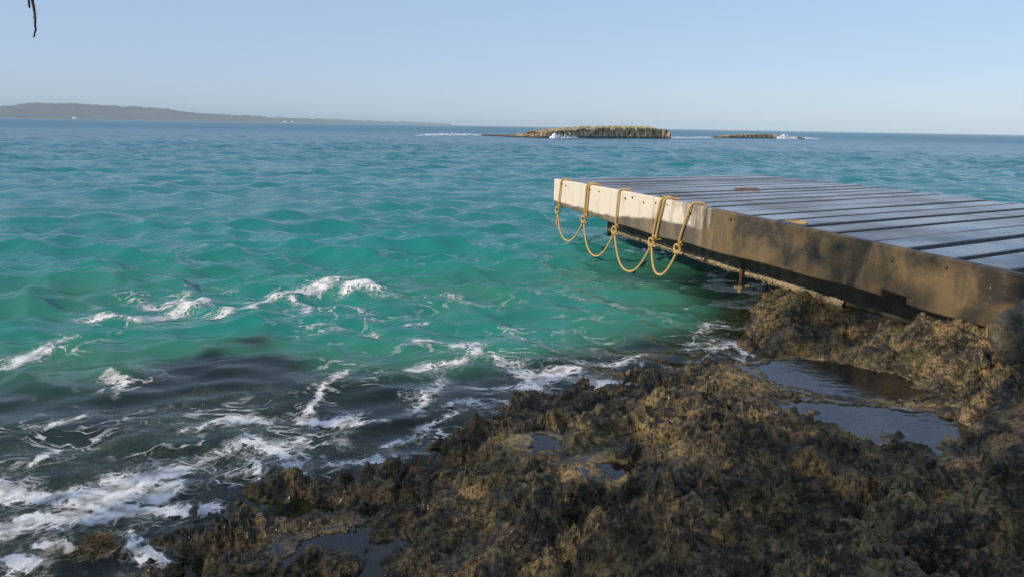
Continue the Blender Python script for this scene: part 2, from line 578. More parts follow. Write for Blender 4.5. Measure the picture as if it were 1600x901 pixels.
def fan_angles(step, half):
    front = np.arange(-half, half, step)
    rest = np.linspace(half, 2 * math.pi - half, 150)[:-1]
    return np.concatenate([front, rest])


th = fan_angles(0.0020, math.radians(48))
rr = [0.25, 0.5, 0.8, 1.1, 1.4, 1.7, 2.0, 2.3]
r = 2.5
while r < 9.2:
    rr.append(r); r += 0.0030 * r ** 1.08 if r < 6 else 0.0060 * r
while r < 28:
    rr.append(r); r *= 1.03
while r < 17000:
    rr.append(r); r *= 1.4
rr = np.array(rr)
TH, RR = np.meshgrid(th, rr)
X0 = AP[0] + RR * np.sin(TH); Y0 = AP[1] + RR * np.cos(TH)
B = base_h(X0, Y0)
dh, sx, sy = rock_detail(X0, Y0, B)
Zt = sink_pools(X0, Y0, B + dh)
# keep the rock under the pier below the deck structure
_pa, _pb = un(866, 280, DECK), un(1600, 431, DECK)
_ud = (_pb - _pa)[:2] / np.linalg.norm((_pb - _pa)[:2])
_nd = np.array([-_ud[1], _ud[0]])
off = (X0 - _pa[0]) * _nd[0] + (Y0 - _pa[1]) * _nd[1]
under = sstep(-0.03, 0.10, off)
lim = 0.52 - 0.24 * sstep(0.02, 0.25, off)
Zt = np.where(under > 0, np.minimum(Zt, Zt * (1 - under) + np.minimum(Zt, lim) * under), Zt)
V = np.stack([X0 + sx, Y0 + sy, Zt], -1).reshape(-1, 3)
shore = mesh_obj('rock_shore', V, grid_faces(len(rr), len(th), True), ROCK, None, False)
tag(shore, 'craggy brown limestone shore covered in dark algae, running under the pier', kind='structure')
Zf, Xf, Yf = Zt.ravel(), X0.ravel(), Y0.ravel()
attr(shore, 'wet', 1 - sstep(0.12, 0.40, Zf + 0.08 * fbm(Xf * 1.3, Yf * 1.3, 2)))
wd = (1 - sstep(0.05, 0.30, Zf)) * 0.7 + .1 * (Zf < 0) + 0.75 * sstep(0.05, 0.5, fbm(Xf * 0.9 + 5, Yf * 0.9, 3) + 0.10) * (1 - sstep(4.2, 5.4, Yf + .35 * Xf) * .8)
sandm = sstep(-0.30, -0.46, B.ravel() + 0.10 * fbm(Xf * 1.5, Yf * 1.5, 3))
for lev, pts, _ in POOLS[:2]:
    sandm = np.maximum(sandm, .6 * sstep(.02, .14, sd_poly(Xf, Yf, [un(a, b, lev)[:2] for a, b in pts])) * sstep(-.2, .3, fbm(Xf * 2, Yf * 3, 2)))
attr(shore, 'weed', np.clip(wd, 0, 1.2))
attr(shore, 'sand', sandm)

# ------------------------------------------------------------------ sea
wth = fan_angles(0.0024, math.radians(52))
wr = [0.6, 1.2, 1.8, 2.2]
r = 2.6
while r < 70:
    wr.append(r); r += min(max(0.012, r * r / 1883 * 1.25), 0.25)
while r < 260:
    wr.append(r); r *= 1.006
while r < 600:
    wr.append(r); r *= 1.02
while r < 16000:
    wr.append(r); r *= 1.12
wr = np.array(wr)
WT, WR = np.meshgrid(wth, wr)
WX = AP[0] + WR * np.sin(WT); WY = AP[1] + WR * np.cos(WT)
cell = np.maximum(np.gradient(wr)[:, None] * np.ones_like(WT), WR * 0.0024)
near = WR < 40
HB = np.full(WX.shape, -3.0)
rows = wr < 40
HB[rows] = base_h(WX[rows], WY[rows])
depth = -HB
calm = 0.28 + 0.72 * sstep(0.05, 1.1, depth)
dX = np.zeros_like(WX); dY = np.zeros_like(WX); dZ = np.zeros_like(WX)
wrng = np.random.default_rng(21)
NW = 160
for i in range(NW):
    lam = 0.22 * (7.5 / 0.22) ** ((i + wrng.uniform()) / NW)
    ang = math.radians(-100) + wrng.normal() * math.radians(34 if lam < 2 else 48)   # towards the viewer, a little to the left
    k = 2 * math.pi / lam
    amp = 0.0086 * lam ** 0.68 * math.exp(-(lam / 2.9) ** 2) * wrng.uniform(0.6, 1.3)
    ph = wrng.uniform(0, 2 * math.pi)
    cx, cy = math.cos(ang), math.sin(ang)
    fade = np.clip(lam / (2.6 * cell) - 0.6, 0, 1)
    ok = fade.max(1) > 0
    if not ok.any():
        continue
    a_ = amp * fade[ok] * calm[ok]
    arg = k * (cx * WX[ok] + cy * WY[ok]) + ph
    dZ[ok] += a_ * np.sin(arg)
    q = 0.75
    dX[ok] += q * a_ * cx * np.cos(arg); dY[ok] += q * a_ * cy * np.cos(arg)
# gusts make some patches rougher than others
gust = 0.75 + 0.5 * sstep(-0.5, 0.6, fbm(WX * 0.13, WY * 0.22, 3))
gust = np.where(WR < 400, gust, 1.0)
dX *= gust; dY *= gust; dZ *= gust
WV = np.stack([WX + dX, WY + dY, dZ], -1).reshape(-1, 3)
wf = grid_faces(len(wr), len(wth), True)
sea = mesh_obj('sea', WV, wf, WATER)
tag(sea, 'choppy turquoise sea turning blue towards the horizon', kind='structure')
dep = np.maximum(depth.ravel() + dZ.ravel(), 0)
attr(sea, 'opacity', np.clip(1 - np.exp(-0.40 * dep - 6.0 * np.maximum(dep - 0.28, 0) ** 2), 0, 0.985))
attr(sea, 'shallow', 0.85 * sstep(1.45, 0.45, dep) )
dist = np.hypot(WX, WY).ravel()
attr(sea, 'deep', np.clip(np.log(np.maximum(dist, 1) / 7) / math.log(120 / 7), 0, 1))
attr(sea, 'chop', 0.25 + 0.75 * sstep(3.5, 11, dist))
attr(sea, 'far', sstep(20, 260, dist))

# ------------------------------------------------------------------ foam floating on the sea
STROKES = [  # half width in metres, strength, points in the photograph
    (.16, .95, [(150, 497), (200, 495), (260, 488), (318, 474)]), (.10, .7, [(215, 470), (255, 478), (300, 462)]), (.12, .8, [(315, 494), (345, 491), (360, 483), (402, 469)]),
    (.16, .95, [(402, 470), (460, 463), (500, 455), (562, 446)]), (.20, 1.0, [(545, 462), (585, 462)]), (.10, .8, [(455, 472), (480, 488)]), (.10, .7, [(540, 480), (562, 490)]),
    (.10, .8, [(478, 508), (498, 506)]), (.08, .7, [(572, 520), (592, 520)]), (.14, .85, [(0, 566), (50, 546), (92, 530), (112, 522)]), 
    (.07, .9, [(165, 592), (178, 612)]),  (.15, .9, [(680, 525), (722, 530), (742, 546), (790, 566)]), (.14, .9, [(675, 573), (740, 560)]),
    (.14, .95, [(815, 580), (885, 578), (850, 590), (828, 612)]), (.14, .9, [(905, 606), (960, 596), (1025, 608)]), (.11, .85, [(655, 640), (672, 618), (695, 594)]), (.09, .7, [(690, 641), (735, 636)]),
    (.12, .6, [(795, 518), (830, 536)]), (.12, .6, [(870, 556), (950, 562), (1050, 552)]), (.06, .8, [(524, 588), (502, 622), (484, 650)]), (.11, .9, [(480, 650), (545, 658)]), (.09, .8, [(560, 660), (595, 655)]),
    (.09, .9, [(305, 672), (352, 660), (415, 661)]), (.07, .8, [(80, 672), (135, 654)]), (.06, .8, [(40, 728), (75, 702)]),  (.06, .7, [(455, 690), (480, 672)]),
    (.14, 1.1, [(0, 768), (60, 778), (130, 790), (205, 748), (292, 726)]), (.12, 1.0, [(0, 828), (90, 826), (180, 800), (282, 793)]), (.10, .95, [(0, 884), (45, 890)]), (.09, .8, [(150, 775), (230, 770), (290, 745)]),
    (.11, .85, [(335, 728), (385, 692), (440, 700), (472, 735)]), (.11, .8, [(340, 745), (400, 750), (420, 715)]), (.055, 1.05, [(590, 716), (606, 728)]), (.05, .7, [(520, 712), (590, 716)]),
    (.10, .75, [(1075, 548), (1140, 540), (1165, 558)]), (.09, .6, [(1090, 520), (1130, 512)]), (.07, .7, [(630, 508), (650, 505)]), (.10, .6, [(860, 520), (900, 515)]), (.08, .7, [(735, 600), (800, 604)]), (.08, .6, [(500, 690), (520, 672), (540, 690)]),
    (.06, .9, [(210, 830), (230, 870)]), (.05, .8, [(240, 865), (260, 880)]), (.08, .65, [(840, 622), (900, 618), (960, 612)]), (.07, .65, [(620, 700), (680, 668), (740, 640)]), 
     (.12, .55, [(900, 470), (1040, 490)]), (.09, .6, [(700, 470), (770, 485)]), (.06, .8, [(60, 860), (130, 850)]),
]
sel = (WR < 13) & (WY > 0.5)
fx, fy = WX[sel], WY[sel]
fx2 = fx + 0.10 * fbm(fx * 2.1, fy * 2.1, 4); fy2 = fy + 0.14 * fbm(fx * 2.1 + 9, fy * 2.1 + 5, 4)
pot = np.zeros(fx.shape); webz = np.zeros(fx.shape)
for rad, st, pts in STROKES:
    w_ = [un(a, b, 0.0)[:2] for a, b in pts]
    best = np.full(fx.shape, 9.0)
    for a, b in zip(w_[:-1], w_[1:]):
        ab = b - a; L2 = max(ab @ ab, 1e-9)
        t = np.clip(((fx2 - a[0]) * ab[0] + (fy2 - a[1]) * ab[1]) / L2, 0, 1)
        best = np.minimum(best, np.hypot(fx2 - a[0] - t * ab[0], fy2 - a[1] - t * ab[1]))
    webz = np.maximum(webz, np.clip(1.3 - best / 0.42, 0, 1))
    pot = np.maximum(pot, st * np.clip(1 - best / (1.45 * rad), 0, 1))
P = np.zeros(WX.shape); P[sel] = pot
WZ = np.zeros(WX.shape); WZ[sel] = webz * (HB[sel] < 0.05); WZ = WZ.ravel()
dz_f = P * 0.012
P = P.ravel()
fm = np.maximum(P, WZ * .3)[wf].max(1) > 0.06
ff = wf[fm]
idx, inv = np.unique(ff, return_inverse=True)
fv = WV[idx].copy()
fv[:, 2] += 0.005 + P[idx] * 0.008 * (0.6 + 0.8 * np.abs(pn(fv[:, 0] * 14, fv[:, 1] * 14)))
foam = mesh_obj('sea_foam', fv, inv.reshape(-1, 4), FOAM)
tag(foam, 'white lacy foam streaks drifting on the water near the rocks', 'foam', kind='stuff')
attr(foam, 'foam', P[idx])
attr(foam, 'web', WZ[idx])


# ------------------------------------------------------------------ tide pools lying in hollows of the rock
def pool_material():
    m = NT('tide_pool_water')
    p = m.pos()
    nb = m.bump(m.noise(m.scale(p, (1, 2, 1)), 9, 3), 0.2, 0.01)
    tr = m.n('ShaderNodeBsdfTransparent'); tr.inputs[0].default_value = (0.82, 0.82, 0.76, 1)
    gl = m.n('ShaderNodeBsdfGlossy'); gl.inputs['Roughness'].default_value = 0.07; m.l(nb, gl.inputs['Normal'])
    fs = m.n('ShaderNodeFresnel'); fs.inputs['IOR'].default_value = 1.5; m.l(nb, fs.inputs['Normal'])
    mx = m.n('ShaderNodeMixShader'); m.l(m.math('MULTIPLY', fs.outputs[0], 1.2), mx.inputs[0]); m.l(tr.outputs[0], mx.inputs[1]); m.l(gl.outputs[0], mx.inputs[2])
    return m.done(mx.outputs[0])


POOL = pool_material()


for lev, pts, label in POOLS:
    P2 = [un(a, b, lev)[:2] for a, b in pts]
    c = np.mean(P2, 0)
    vs = [(*c, lev)] + [(*(c + (q - c) * (1 + 0.07 / np.linalg.norm(q - c))), lev) for q in P2]
    n = len(P2)
    o = mesh_obj('tide_pool', vs, [(0, 1 + i, 1 + (i + 1) % n) for i in range(n)], POOL)
    if o.data.polygons[0].normal.z < 0:
        o.data.flip_normals()
    tag(o, label, kind='structure')

# ------------------------------------------------------------------ pier
PA, PB, PC, PD = (un(866, 280, DECK), un(1600, 431, DECK), un(1180, 273, DECK), un(1600, 322, DECK))
LAB = np.linalg.norm(PB - PA)
ud = (PB - PA) / LAB
uc = (PD - PC) / np.linalg.norm(PD - PC)
ratio = 0.985
nd3 = np.array([-ud[1], ud[0], 0.0])          # across the pier, away from the viewer's side


def camber(s):
    return 0.026 * math.sin(math.pi * min(max(s / LAB, 0), 1))


def edge(s, z=0.0, inset=0.0):
    q = PA + ud * s + nd3 * inset
    return Vector((q[0], q[1], DECK + camber(s) + z))


def far_edge(s, z=0.0):
    q = PC + uc * (s * ratio)
    return Vector((q[0], q[1], DECK + camber(s) + z))


def wood_fascia():
    m = NT('weathered_fascia_wood')
    p = m.n('ShaderNodeTexCoord').outputs['UV']
    q = m.pos()
    sep = m.n('ShaderNodeSeparateXYZ'); m.l(p, sep.inputs[0])
    s_, t_ = sep.outputs[0], sep.outputs[1]     # metres from the far end, 0..1 from bottom to top
    g = m.noise(m.scale(p, (1.3, 14, 1)), 3.0, 6, 0.65, 0.3)
    sp = m.noise(q, 42, 5, 0.7)
    st = m.noise(m.scale(p, (1.6, 0.5, 1)), 1.6, 4, 0.6, 0.4)
    dr = m.noise(m.scale(p, (9, 0.8, 1)), 1.2, 4, 0.6, 0.2)
    wav = m.noise(m.scale(p, (1.4, 0.0, 1)), 1.0, 3, 0.6)
    bleached = m.mix(g, (0.60, 0.50, 0.39), (0.76, 0.68, 0.57))
    bleached = m.mix(m.math('MULTIPLY', m.ramp(sp, 0.58, 0.72), 0.5), bleached, (0.36, 0.27, 0.18))
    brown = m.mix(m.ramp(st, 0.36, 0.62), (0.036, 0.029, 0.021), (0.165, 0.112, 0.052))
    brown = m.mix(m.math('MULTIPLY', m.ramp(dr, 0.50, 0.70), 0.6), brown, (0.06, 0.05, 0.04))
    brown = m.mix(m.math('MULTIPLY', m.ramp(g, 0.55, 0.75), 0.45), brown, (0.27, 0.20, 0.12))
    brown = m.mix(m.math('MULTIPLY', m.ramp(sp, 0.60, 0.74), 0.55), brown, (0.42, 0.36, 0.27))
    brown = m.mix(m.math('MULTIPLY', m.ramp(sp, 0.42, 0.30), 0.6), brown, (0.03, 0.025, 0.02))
    # upper edge of the dark band: low at the far end, rising to the top about four metres along
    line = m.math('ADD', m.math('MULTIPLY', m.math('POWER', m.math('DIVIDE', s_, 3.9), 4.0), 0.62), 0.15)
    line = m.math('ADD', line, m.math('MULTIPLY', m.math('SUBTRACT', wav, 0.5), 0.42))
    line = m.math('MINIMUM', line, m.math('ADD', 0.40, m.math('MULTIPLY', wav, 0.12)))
    darkf = m.ramp(m.math('SUBTRACT', line, t_), -0.04, 0.05)
    stain_shade = m.ramp(m.math('ADD', s_, m.math('MULTIPLY', m.math('SUBTRACT', m.math('ADD', st, dr), 1.0), 2.2)), 3.3, 4.7)  # near part: brown stain with the tree's shade painted into the colour
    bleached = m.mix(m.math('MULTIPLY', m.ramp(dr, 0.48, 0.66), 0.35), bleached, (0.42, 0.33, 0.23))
    darkf = m.math('MAXIMUM', m.math('MULTIPLY', darkf, 0.9), stain_shade)
    c = m.mix(darkf, bleached, brown)
    nb = m.bump(m.math('ADD', g, m.math('MULTIPLY', sp, 0.5)), 0.5, 0.008)
    return m.done(m.bsdf(c, m.ramp(darkf, 0, 1, 0.8, 0.55), 0.35, nb))


def deck_material():
    m = NT('dark_deck_boards')
    p = m.obj()
    q = m.pos()
    info = m.n('ShaderNodeObjectInfo').outputs['Random']
    ang = math.atan2((PC - PA)[1], (PC - PA)[0])
    gs = m.scale(q, (0.5, 9, 1), (0, 0, -ang))
    g = m.noise(gs, 4, 5, 0.6, 0.2)
    pt = m.noise(q, 0.8, 4, 0.6)
    c = m.mix(g, (0.105, 0.108, 0.115), (0.225, 0.228, 0.238))
    c = m.mix(m.math('MULTIPLY', m.ramp(pt, 0.50, 0.64), 0.6), c, (0.115, 0.085, 0.058))
    c = m.mix(m.math('MULTIPLY', info, 0.35), c, (0.06, 0.058, 0.065))
    rough = m.ramp(m.math('ADD', pt, m.math('MULTIPLY', m.math('SUBTRACT', g, .5), 0.4)), 0.35, 0.70, 0.20, 0.44)
    nb = m.bump(g, 0.25, 0.006)
    return m.done(m.bsdf(c, rough, 0.85, nb))


def plain(name, c1, c2, scale, rough, spec=0.4, bump=0.4, bdist=0.01, metal=0.0):
    m = NT(name)
    p = m.pos()
    n1 = m.noise(p, scale, 5, 0.65, 0.2)
    n2 = m.noise(p, scale * 4.3, 4, 0.6)
    c = m.mix(m.ramp(m.math('ADD', m.math('MULTIPLY', n1, .65), m.math('MULTIPLY', n2, .35)), 0.35, 0.65), c1, c2)
    return m.done(m.bsdf(c, rough, spec, m.bump(n2, bump, bdist), Metallic=metal))


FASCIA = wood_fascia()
BOARD = deck_material()
DARKWOOD = plain('algae_stained_beam', (0.030, 0.030, 0.018), (0.115, 0.095, 0.055), 9, 0.7, bdist=0.02)
CRUST = plain('barnacle_crust', (0.22, 0.17, 0.10), (0.55, 0.45, 0.30), 40, 0.8, bdist=0.02, bump=0.8)
RUST = plain('rusty_iron', (0.035, 0.020, 0.014), (0.16, 0.075, 0.035), 30, 0.75)
BRASS = plain('corroded_bracket', (0.26, 0.17, 0.08), (0.44, 0.32, 0.17), 40, 0.55)
NAIL = plain('nail_heads', (0.03, 0.025, 0.022), (0.10, 0.07, 0.05), 60, 0.6)

pier = empty('pier', tuple(PA * [1, 1, 0]))
tag(pier, 'wooden pier of dark wide boards with a pale weathered side beam', 'pier')
S_END = 9.6


def to_pier(o):
    o.parent = pier
    o.matrix_parent_inverse = pier.matrix_basis.inverted() if False else Matrix.Translation(-Vector(pier.location))
    return o


# side beam facing the water: lofted along the pier, edges eased, a step cut in its underside near the shore
def beam(name, mat, stations, thick, topz, botz, inset0=0.0, ease=0.012, uv=True):
    vs, fs, uvs = [], [], []
    prof_n = 8
    for s in stations:
        b = botz(s)
        e = ease
        prof = [(e, b), (0, b + e), (0, topz - e), (e, topz), (thick - e, topz), (thick, topz - e), (thick, b + e), (thick - e, b)]
        wob = 0.004 * math.sin(s * 3.1) + 0.003 * math.sin(s * 7.7 + 1)
        for i, (a, z) in enumerate(prof):
            vs.append(tuple(edge(s, z, inset0 + a + wob)))
            uvs.append((s, (z - b) / (topz - b)))
    for i in range(len(stations) - 1):
        for k in range(prof_n):
            a, b = i * prof_n + k, i * prof_n + (k + 1) % prof_n
            fs.append((a, b, b + prof_n, a + prof_n))
    fs.append(tuple(reversed(range(prof_n))))
    e0 = (len(stations) - 1) * prof_n
    fs.append(tuple(e0 + k for k in range(prof_n)))
    o = mesh_obj(name, vs, fs, mat, None, False)
    l = o.data.uv_layers.new(name='UVMap')
    for lp in o.data.loops:
        l.data[lp.index].uv = uvs[lp.vertex_index]
    bm_fix(o)
    return to_pier(o)


def bm_fix(o):
    import bmesh
    bm = bmesh.new(); bm.from_mesh(o.data)
    bmesh.ops.recalc_face_normals(bm, faces=bm.faces)
    bm.to_mesh(o.data); bm.free()


def fascia_bottom(s):
    b = -0.385 - 0.045 * math.sin(math.pi * min(max(s / 6.0, 0), 1)) + 0.02 * max(0, s - 5) / 3
    if 6.78 < s < 7.02: b += 0.05
    return b + 0.006 * math.sin(s * 5)


st = sorted(set([round(x, 3) for x in np.linspace(0.0, S_END, 90)] + [6.779, 6.781, 7.019, 7.021]))
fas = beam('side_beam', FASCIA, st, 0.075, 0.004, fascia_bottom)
fas['label'] = 'weathered side beam, sun bleached at its seaward end and brown with stain and painted-in shade nearer shore'
inner = beam('inner_beam', DARKWOOD, list(np.linspace(1.15, S_END, 40)), 0.18, -0.30, lambda s: -0.66 + 0.012 * math.sin(s * 4.1), 0.42, 0.02)
inner['label'] = 'lower dark beam stained green with algae'
# crust of barnacles along the foot of the inner beam, one lumpy strip
vs, fs = [], []
ss = np.linspace(1.16, 6.0, 330)
for i, s in enumerate(ss):
    w_ = 0.030 + 0.022 * abs(math.sin(s * 9.3) * math.sin(s * 23.1 + 1)) + random.uniform(0, 0.018)
    zb = -0.66 - 0.012 - random.uniform(0, 0.03)
    for a, z in ((0.41, -0.66 + w_), (0.41 - w_ * .5 - random.uniform(0, .012), -0.655 + random.uniform(-.01, .02)), (0.42, zb), (0.50, zb - .003), (0.56, -0.652)):
        vs.append(tuple(edge(float(s), z, a)))
for i in range(len(ss) - 1):
    for k in range(4):
        a = i * 5 + k
        fs.append((a, a + 1, a + 6, a + 5))
cr = mesh_obj('barnacle_crust', vs, fs, CRUST, None, False)
bm_fix(cr)
to_pier(cr)
inner2 = beam('inner_beam', DARKWOOD, list(np.linspace(1.15, S_END, 12)), 0.18, -0.30, lambda s: -0.62, 3.2, 0.02)
# edge beam on the other side
mb = MB()
for s0, s1 in ((0.0, 4.8), (4.81, S_END)):
    pts = []
    for s in (s0, s1):
        q = far_edge(s)
        pts.append((q, Vector((nd3[0], nd3[1], 0))))
    a, b = pts
    mb.hexa([a[0] + Vector((0, 0, -.38)), b[0] + Vector((0, 0, -.38)), b[0] + b[1] * .07 + Vector((0, 0, -.38)), a[0] + a[1] * .07 + Vector((0, 0, -.38)),
             a[0] + Vector((0, 0, -.01)), b[0] + Vector((0, 0, -.01)), b[0] + b[1] * .07 + Vector((0, 0, -.01)), a[0] + a[1] * .07 + Vector((0, 0, -.01))])
ob = mb.build('side_beam', DARKWOOD); bm_fix(ob); to_pier(ob)
# end beam under the first board
mb = MB()
a, b = edge(0.0, 0, 0.08), far_edge(0.0)
t_ = Vector((ud[0], ud[1], 0)) * 0.07
lo, hi = Vector((0, 0, -.36)), Vector((0, 0, -.065))
mb.hexa([a + lo, a + t_ + lo, b + t_ + lo, b + lo, a + hi, a + t_ + hi, b + t_ + hi, b + hi])
ob = mb.build('end_beam', DARKWOOD); bm_fix(ob); to_pier(ob)
# piles that carry it, well inside under the deck
for s, frac in ((1.6, 0.45), (1.6, 0.9), (4.6, 0.5), (4.6, 0.92), (3.1, 0.7)):
    a, b = edge(s), far_edge(s)
    q = a.lerp(b, frac)
    mb = MB(); mb.tube([(q.x, q.y, -2.6), (q.x, q.y, -1), (q.x, q.y, 0.2), (q.x, q.y, DECK - .075)], [.13, .12, .115, .11], 12)
    to_pier(mb.build('pile', DARKWOOD, None, True))

# boards: each its own piece, running across the pier
import bmesh
gap_s = [0.02]
s = 0.02
while s < S_END - 0.3:
    s += random.uniform(0.345, 0.405)
    gap_s.append(s)
MEASURED = [5.48, 5.85, 6.22, 6.60, 6.98, 7.36, 7.76]
gap_s = [x for x in np.linspace(0.01, 5.48, 16)[:-1]] + MEASURED + [8.15, 8.53, 8.92, 9.3]
for i in range(len(gap_s) - 1):
    s0, s1 = gap_s[i], gap_s[i + 1]
    gw = random.uniform(0.085, 0.11) if i > 12 else random.uniform(0.085, 0.105)
    if i in (12, 17): gw = .03
    s1 -= gw
    dz = random.uniform(-0.004, 0.003)
    a0, a1 = edge(s0, dz, 0.082), edge(s1, dz + random.uniform(-.002, .002), 0.082)
    b0, b1 = far_edge(s0, dz + random.uniform(-.004, .004)), far_edge(s1, dz + random.uniform(-.004, .004))
    bx = (b0 - a0).normalized() * (0.02 + random.uniform(-0.012, 0.02))
    b0, b1 = b0 + bx, b1 + bx
    NS = 5
    vs = []
    along = Vector((ud[0], ud[1], 0))
    for k in range(NS + 1):
        t = k / NS
        e = 0.006
        p0, p1 = a0.lerp(b0, t), a1.lerp(b1, t)
        sag = Vector((0, 0, random.uniform(-.002, .002)))
        w0 = along * random.uniform(-.004, .004)
        p0, p1 = p0 + sag + w0, p1 + sag + w0
        d = Vector((0, 0, -0.055)); ez = Vector((0, 0, -e)); ex = along * e
        vs += [tuple(x) for x in (p0 + d, p0 + ez, p0 + ex, p1 - ex, p1 + ez, p1 + d)]
    fs = []
    for k in range(NS):
        for j in range(6):
            a, b = k * 6 + j, k * 6 + (j + 1) % 6
            fs.append((a, b, b + 6, a + 6))
    fs += [tuple(reversed(range(6))), tuple(NS * 6 + j for j in range(6))]
    ob = mesh_obj('plank', vs, fs, BOARD, None, False)
    bm_fix(ob)
    to_pier(ob)

# nail heads on the side beam
nail_me = None
for s in [0.35, 0.52, 1.45, 1.75, 2.35, 2.55, 2.75, 3.05, 3.35, 3.62, 4.12, 4.85, 5.55, 6.3, 6.85, 7.3]:
    if nail_me is None:
        mb = MB(); mb.tube([(0, 0, -.006), (0, 0, .004), (0, 0, .006)], [.013, .013, .009], 8)
        ob = mb.build('nail', NAIL, None, True); nail_me = ob.data
    else:
        ob = bpy.data.objects.new('nail', nail_me); COL.objects.link(ob)
    q = edge(s, -0.05 - random.uniform(0, .045), -0.004)
    ob.rotation_euler = Vector((-nd3[0], -nd3[1], 0)).to_track_quat('Z', 'Y').to_euler()
    ob.location = q
    to_pier(ob)

# iron rod hanging from the inner beam, with a bracket
q = edge(4.58, 0, 0.36)
mb = MB(); mb.tube([(q.x, q.y, .60), (q.x + .003, q.y, .38), (q.x, q.y, .12)], .022, 8)
rod = to_pier(mb.build('hanging_rod', RUST, None, True)); rod['label'] = 'rusty iron rod hanging from the lower beam'
mb = MB(); mb.box((q.x - .03, q.y - .02, .165), (.035, .02, .010)); mb.box((q.x - .02, q.y - .03, .140), (.014, .014, .022)); mb.box((q.x + .05, q.y + .015, .175), (.04, .012, .008))
to_pier(mb.build('bracket', BRASS))
q = edge(1.18, 0, 0.44)
mb = MB(); mb.tube([(q.x, q.y, .62), (q.x, q.y, .2)], .028, 8)
to_pier(mb.build('hanging_rod', RUST, None, True))


# ------------------------------------------------------------------ rope looped along the beam
def rope_material():
    m = NT('sunbleached_rope')
    p = m.pos()
    n = m.noise(p, 90, 4, 0.6)
    n2 = m.noise(p, 7, 3, 0.6)
    c = m.mix(n, (0.34, 0.20, 0.065), (0.66, 0.46, 0.19))
    c = m.mix(m.math('MULTIPLY', m.ramp(n2, .5, .65), .4), c, (0.48, 0.40, 0.16))
    return m.done(m.bsdf(c, 0.85, 0.2, m.bump(n, 0.6, 0.004)))


ROPE = rope_material()


def rope_mesh(name, path, rad, parent, pitch=0.085):
    pts = [Vector(p) for p in path]
    # resample evenly
    seg = [0]
    for a, b in zip(pts[:-1], pts[1:]): seg.append(seg[-1] + (b - a).length)
    n = max(int(seg[-1] / 0.012), 6)
    ev = []; j = 0
    for i in range(n + 1):
        d = seg[-1] * i / n
        while j < len(seg) - 2 and seg[j + 1] < d: j += 1
        t = (d - seg[j]) / max(seg[j + 1] - seg[j], 1e-9)
        ev.append(pts[j].lerp(pts[j + 1], t))
    strands = [[], [], []]
    ref = None
    for i, p in enumerate(ev):
        t = (ev[min(i + 1, n)] - ev[max(i - 1, 0)]).normalized()
        if ref is None: ref = t.orthogonal().normalized()
        ref = (ref - t * ref.dot(t)).normalized()
        bn = t.cross(ref)
        a0 = 2 * math.pi * (seg[-1] * i / n) / pitch
        for k in range(3):
            a = a0 + k * 2.0944
            strands[k].append(p + (ref * math.cos(a) + bn * math.sin(a)) * rad * 0.50)
    mb = MB()
    for k in range(3): mb.tube(strands[k], rad * 0.56, 6)
    o = mb.build(name, ROPE, parent, True)
    if parent: o.matrix_parent_inverse = Matrix.Translation(-Vector(parent.location))
    return o


rope = empty('rope', tuple(edge(2.0, -0.4, -0.03)))
tag(rope, 'tan twisted rope hanging in four loops along the pier side beam', 'rope')
RS = [0.36, 1.36, 2.40, 3.50, 4.14]
RR_ = 0.014
knots = []
for i, s in enumerate(RS):
    lean = (-0.08, -0.04, -0.05, -0.14, -0.19)[i]
    turns = (1, 2, 1, 2, 1)[i]
    bz = fascia_bottom(s)
    for t in range(turns):
        ds = t * 0.075
        path = [edge(s + ds + lean + .01, bz - 0.03, 0.04), edge(s + ds + lean, bz - .02, -0.018), edge(s + ds + lean * .6, bz * .6, -0.024), edge(s + ds + lean * .2, bz * .25, -0.024),
                edge(s + ds, -0.012, -0.020), edge(s + ds + .01, 0.022, 0.02), edge(s + ds + .03, 0.018, 0.08), edge(s + ds + .05, 0.006, 0.13), edge(s + ds + .05, -0.03, 0.15)]
        rope_mesh('binding', smooth_path(path, 10), RR_, rope)
    # knot just under the beam
    kp = edge(s + lean, bz - 0.065, -0.03)
    knots.append(kp)
    kpath = []
    for k in range(52):
        a = k / 45 * 2 * math.pi * 2.6
        kpath.append(kp + Vector((ud[0] * .042 * math.cos(a) + nd3[0] * .030 * math.sin(a) + ud[0] * .012 * math.sin(a * .5), ud[1] * .042 * math.cos(a) + nd3[1] * .030 * math.sin(a),
                                  0.055 - 0.11 * k / 45 + 0.018 * math.sin(a * 1.5))))
    rope_mesh('knot', kpath, RR_ * 0.95, rope, 0.07)
    tail = [kp + Vector((0, 0, -.03)), kp + Vector((ud[0] * .05 * (1 if i else -.5), ud[1] * .05 * (1 if i else -.5), -.05 if i else -.14)),
            kp + Vector((ud[0] * .10 * (1 if i else -.4), ud[1] * .10 * (1 if i else -.4), -.04 if i else -.27))]
    rope_mesh('loose_end', smooth_path(tail, 6), RR_ * .8, rope)
SAG = [0.36, 0.40, 0.41, 0.31]
for i in range(4):
    a, b = knots[i] + Vector((0, 0, -.03)), knots[i + 1] + Vector((0, 0, -.03))
    path = []
    for k in range(25):
        t = k / 24
        q = a.lerp(b, t)
        u_ = 2 * t - 1
        shape = (1 - abs(u_) ** 2.3)
        q.z -= SAG[i] * shape - 0.0
        q += Vector((-nd3[0], -nd3[1], 0)) * 0.05 * shape
        path.append(q)
    rope_mesh('hanging_loop', path, RR_ * (1.0 if i < 3 else 1.05), rope)

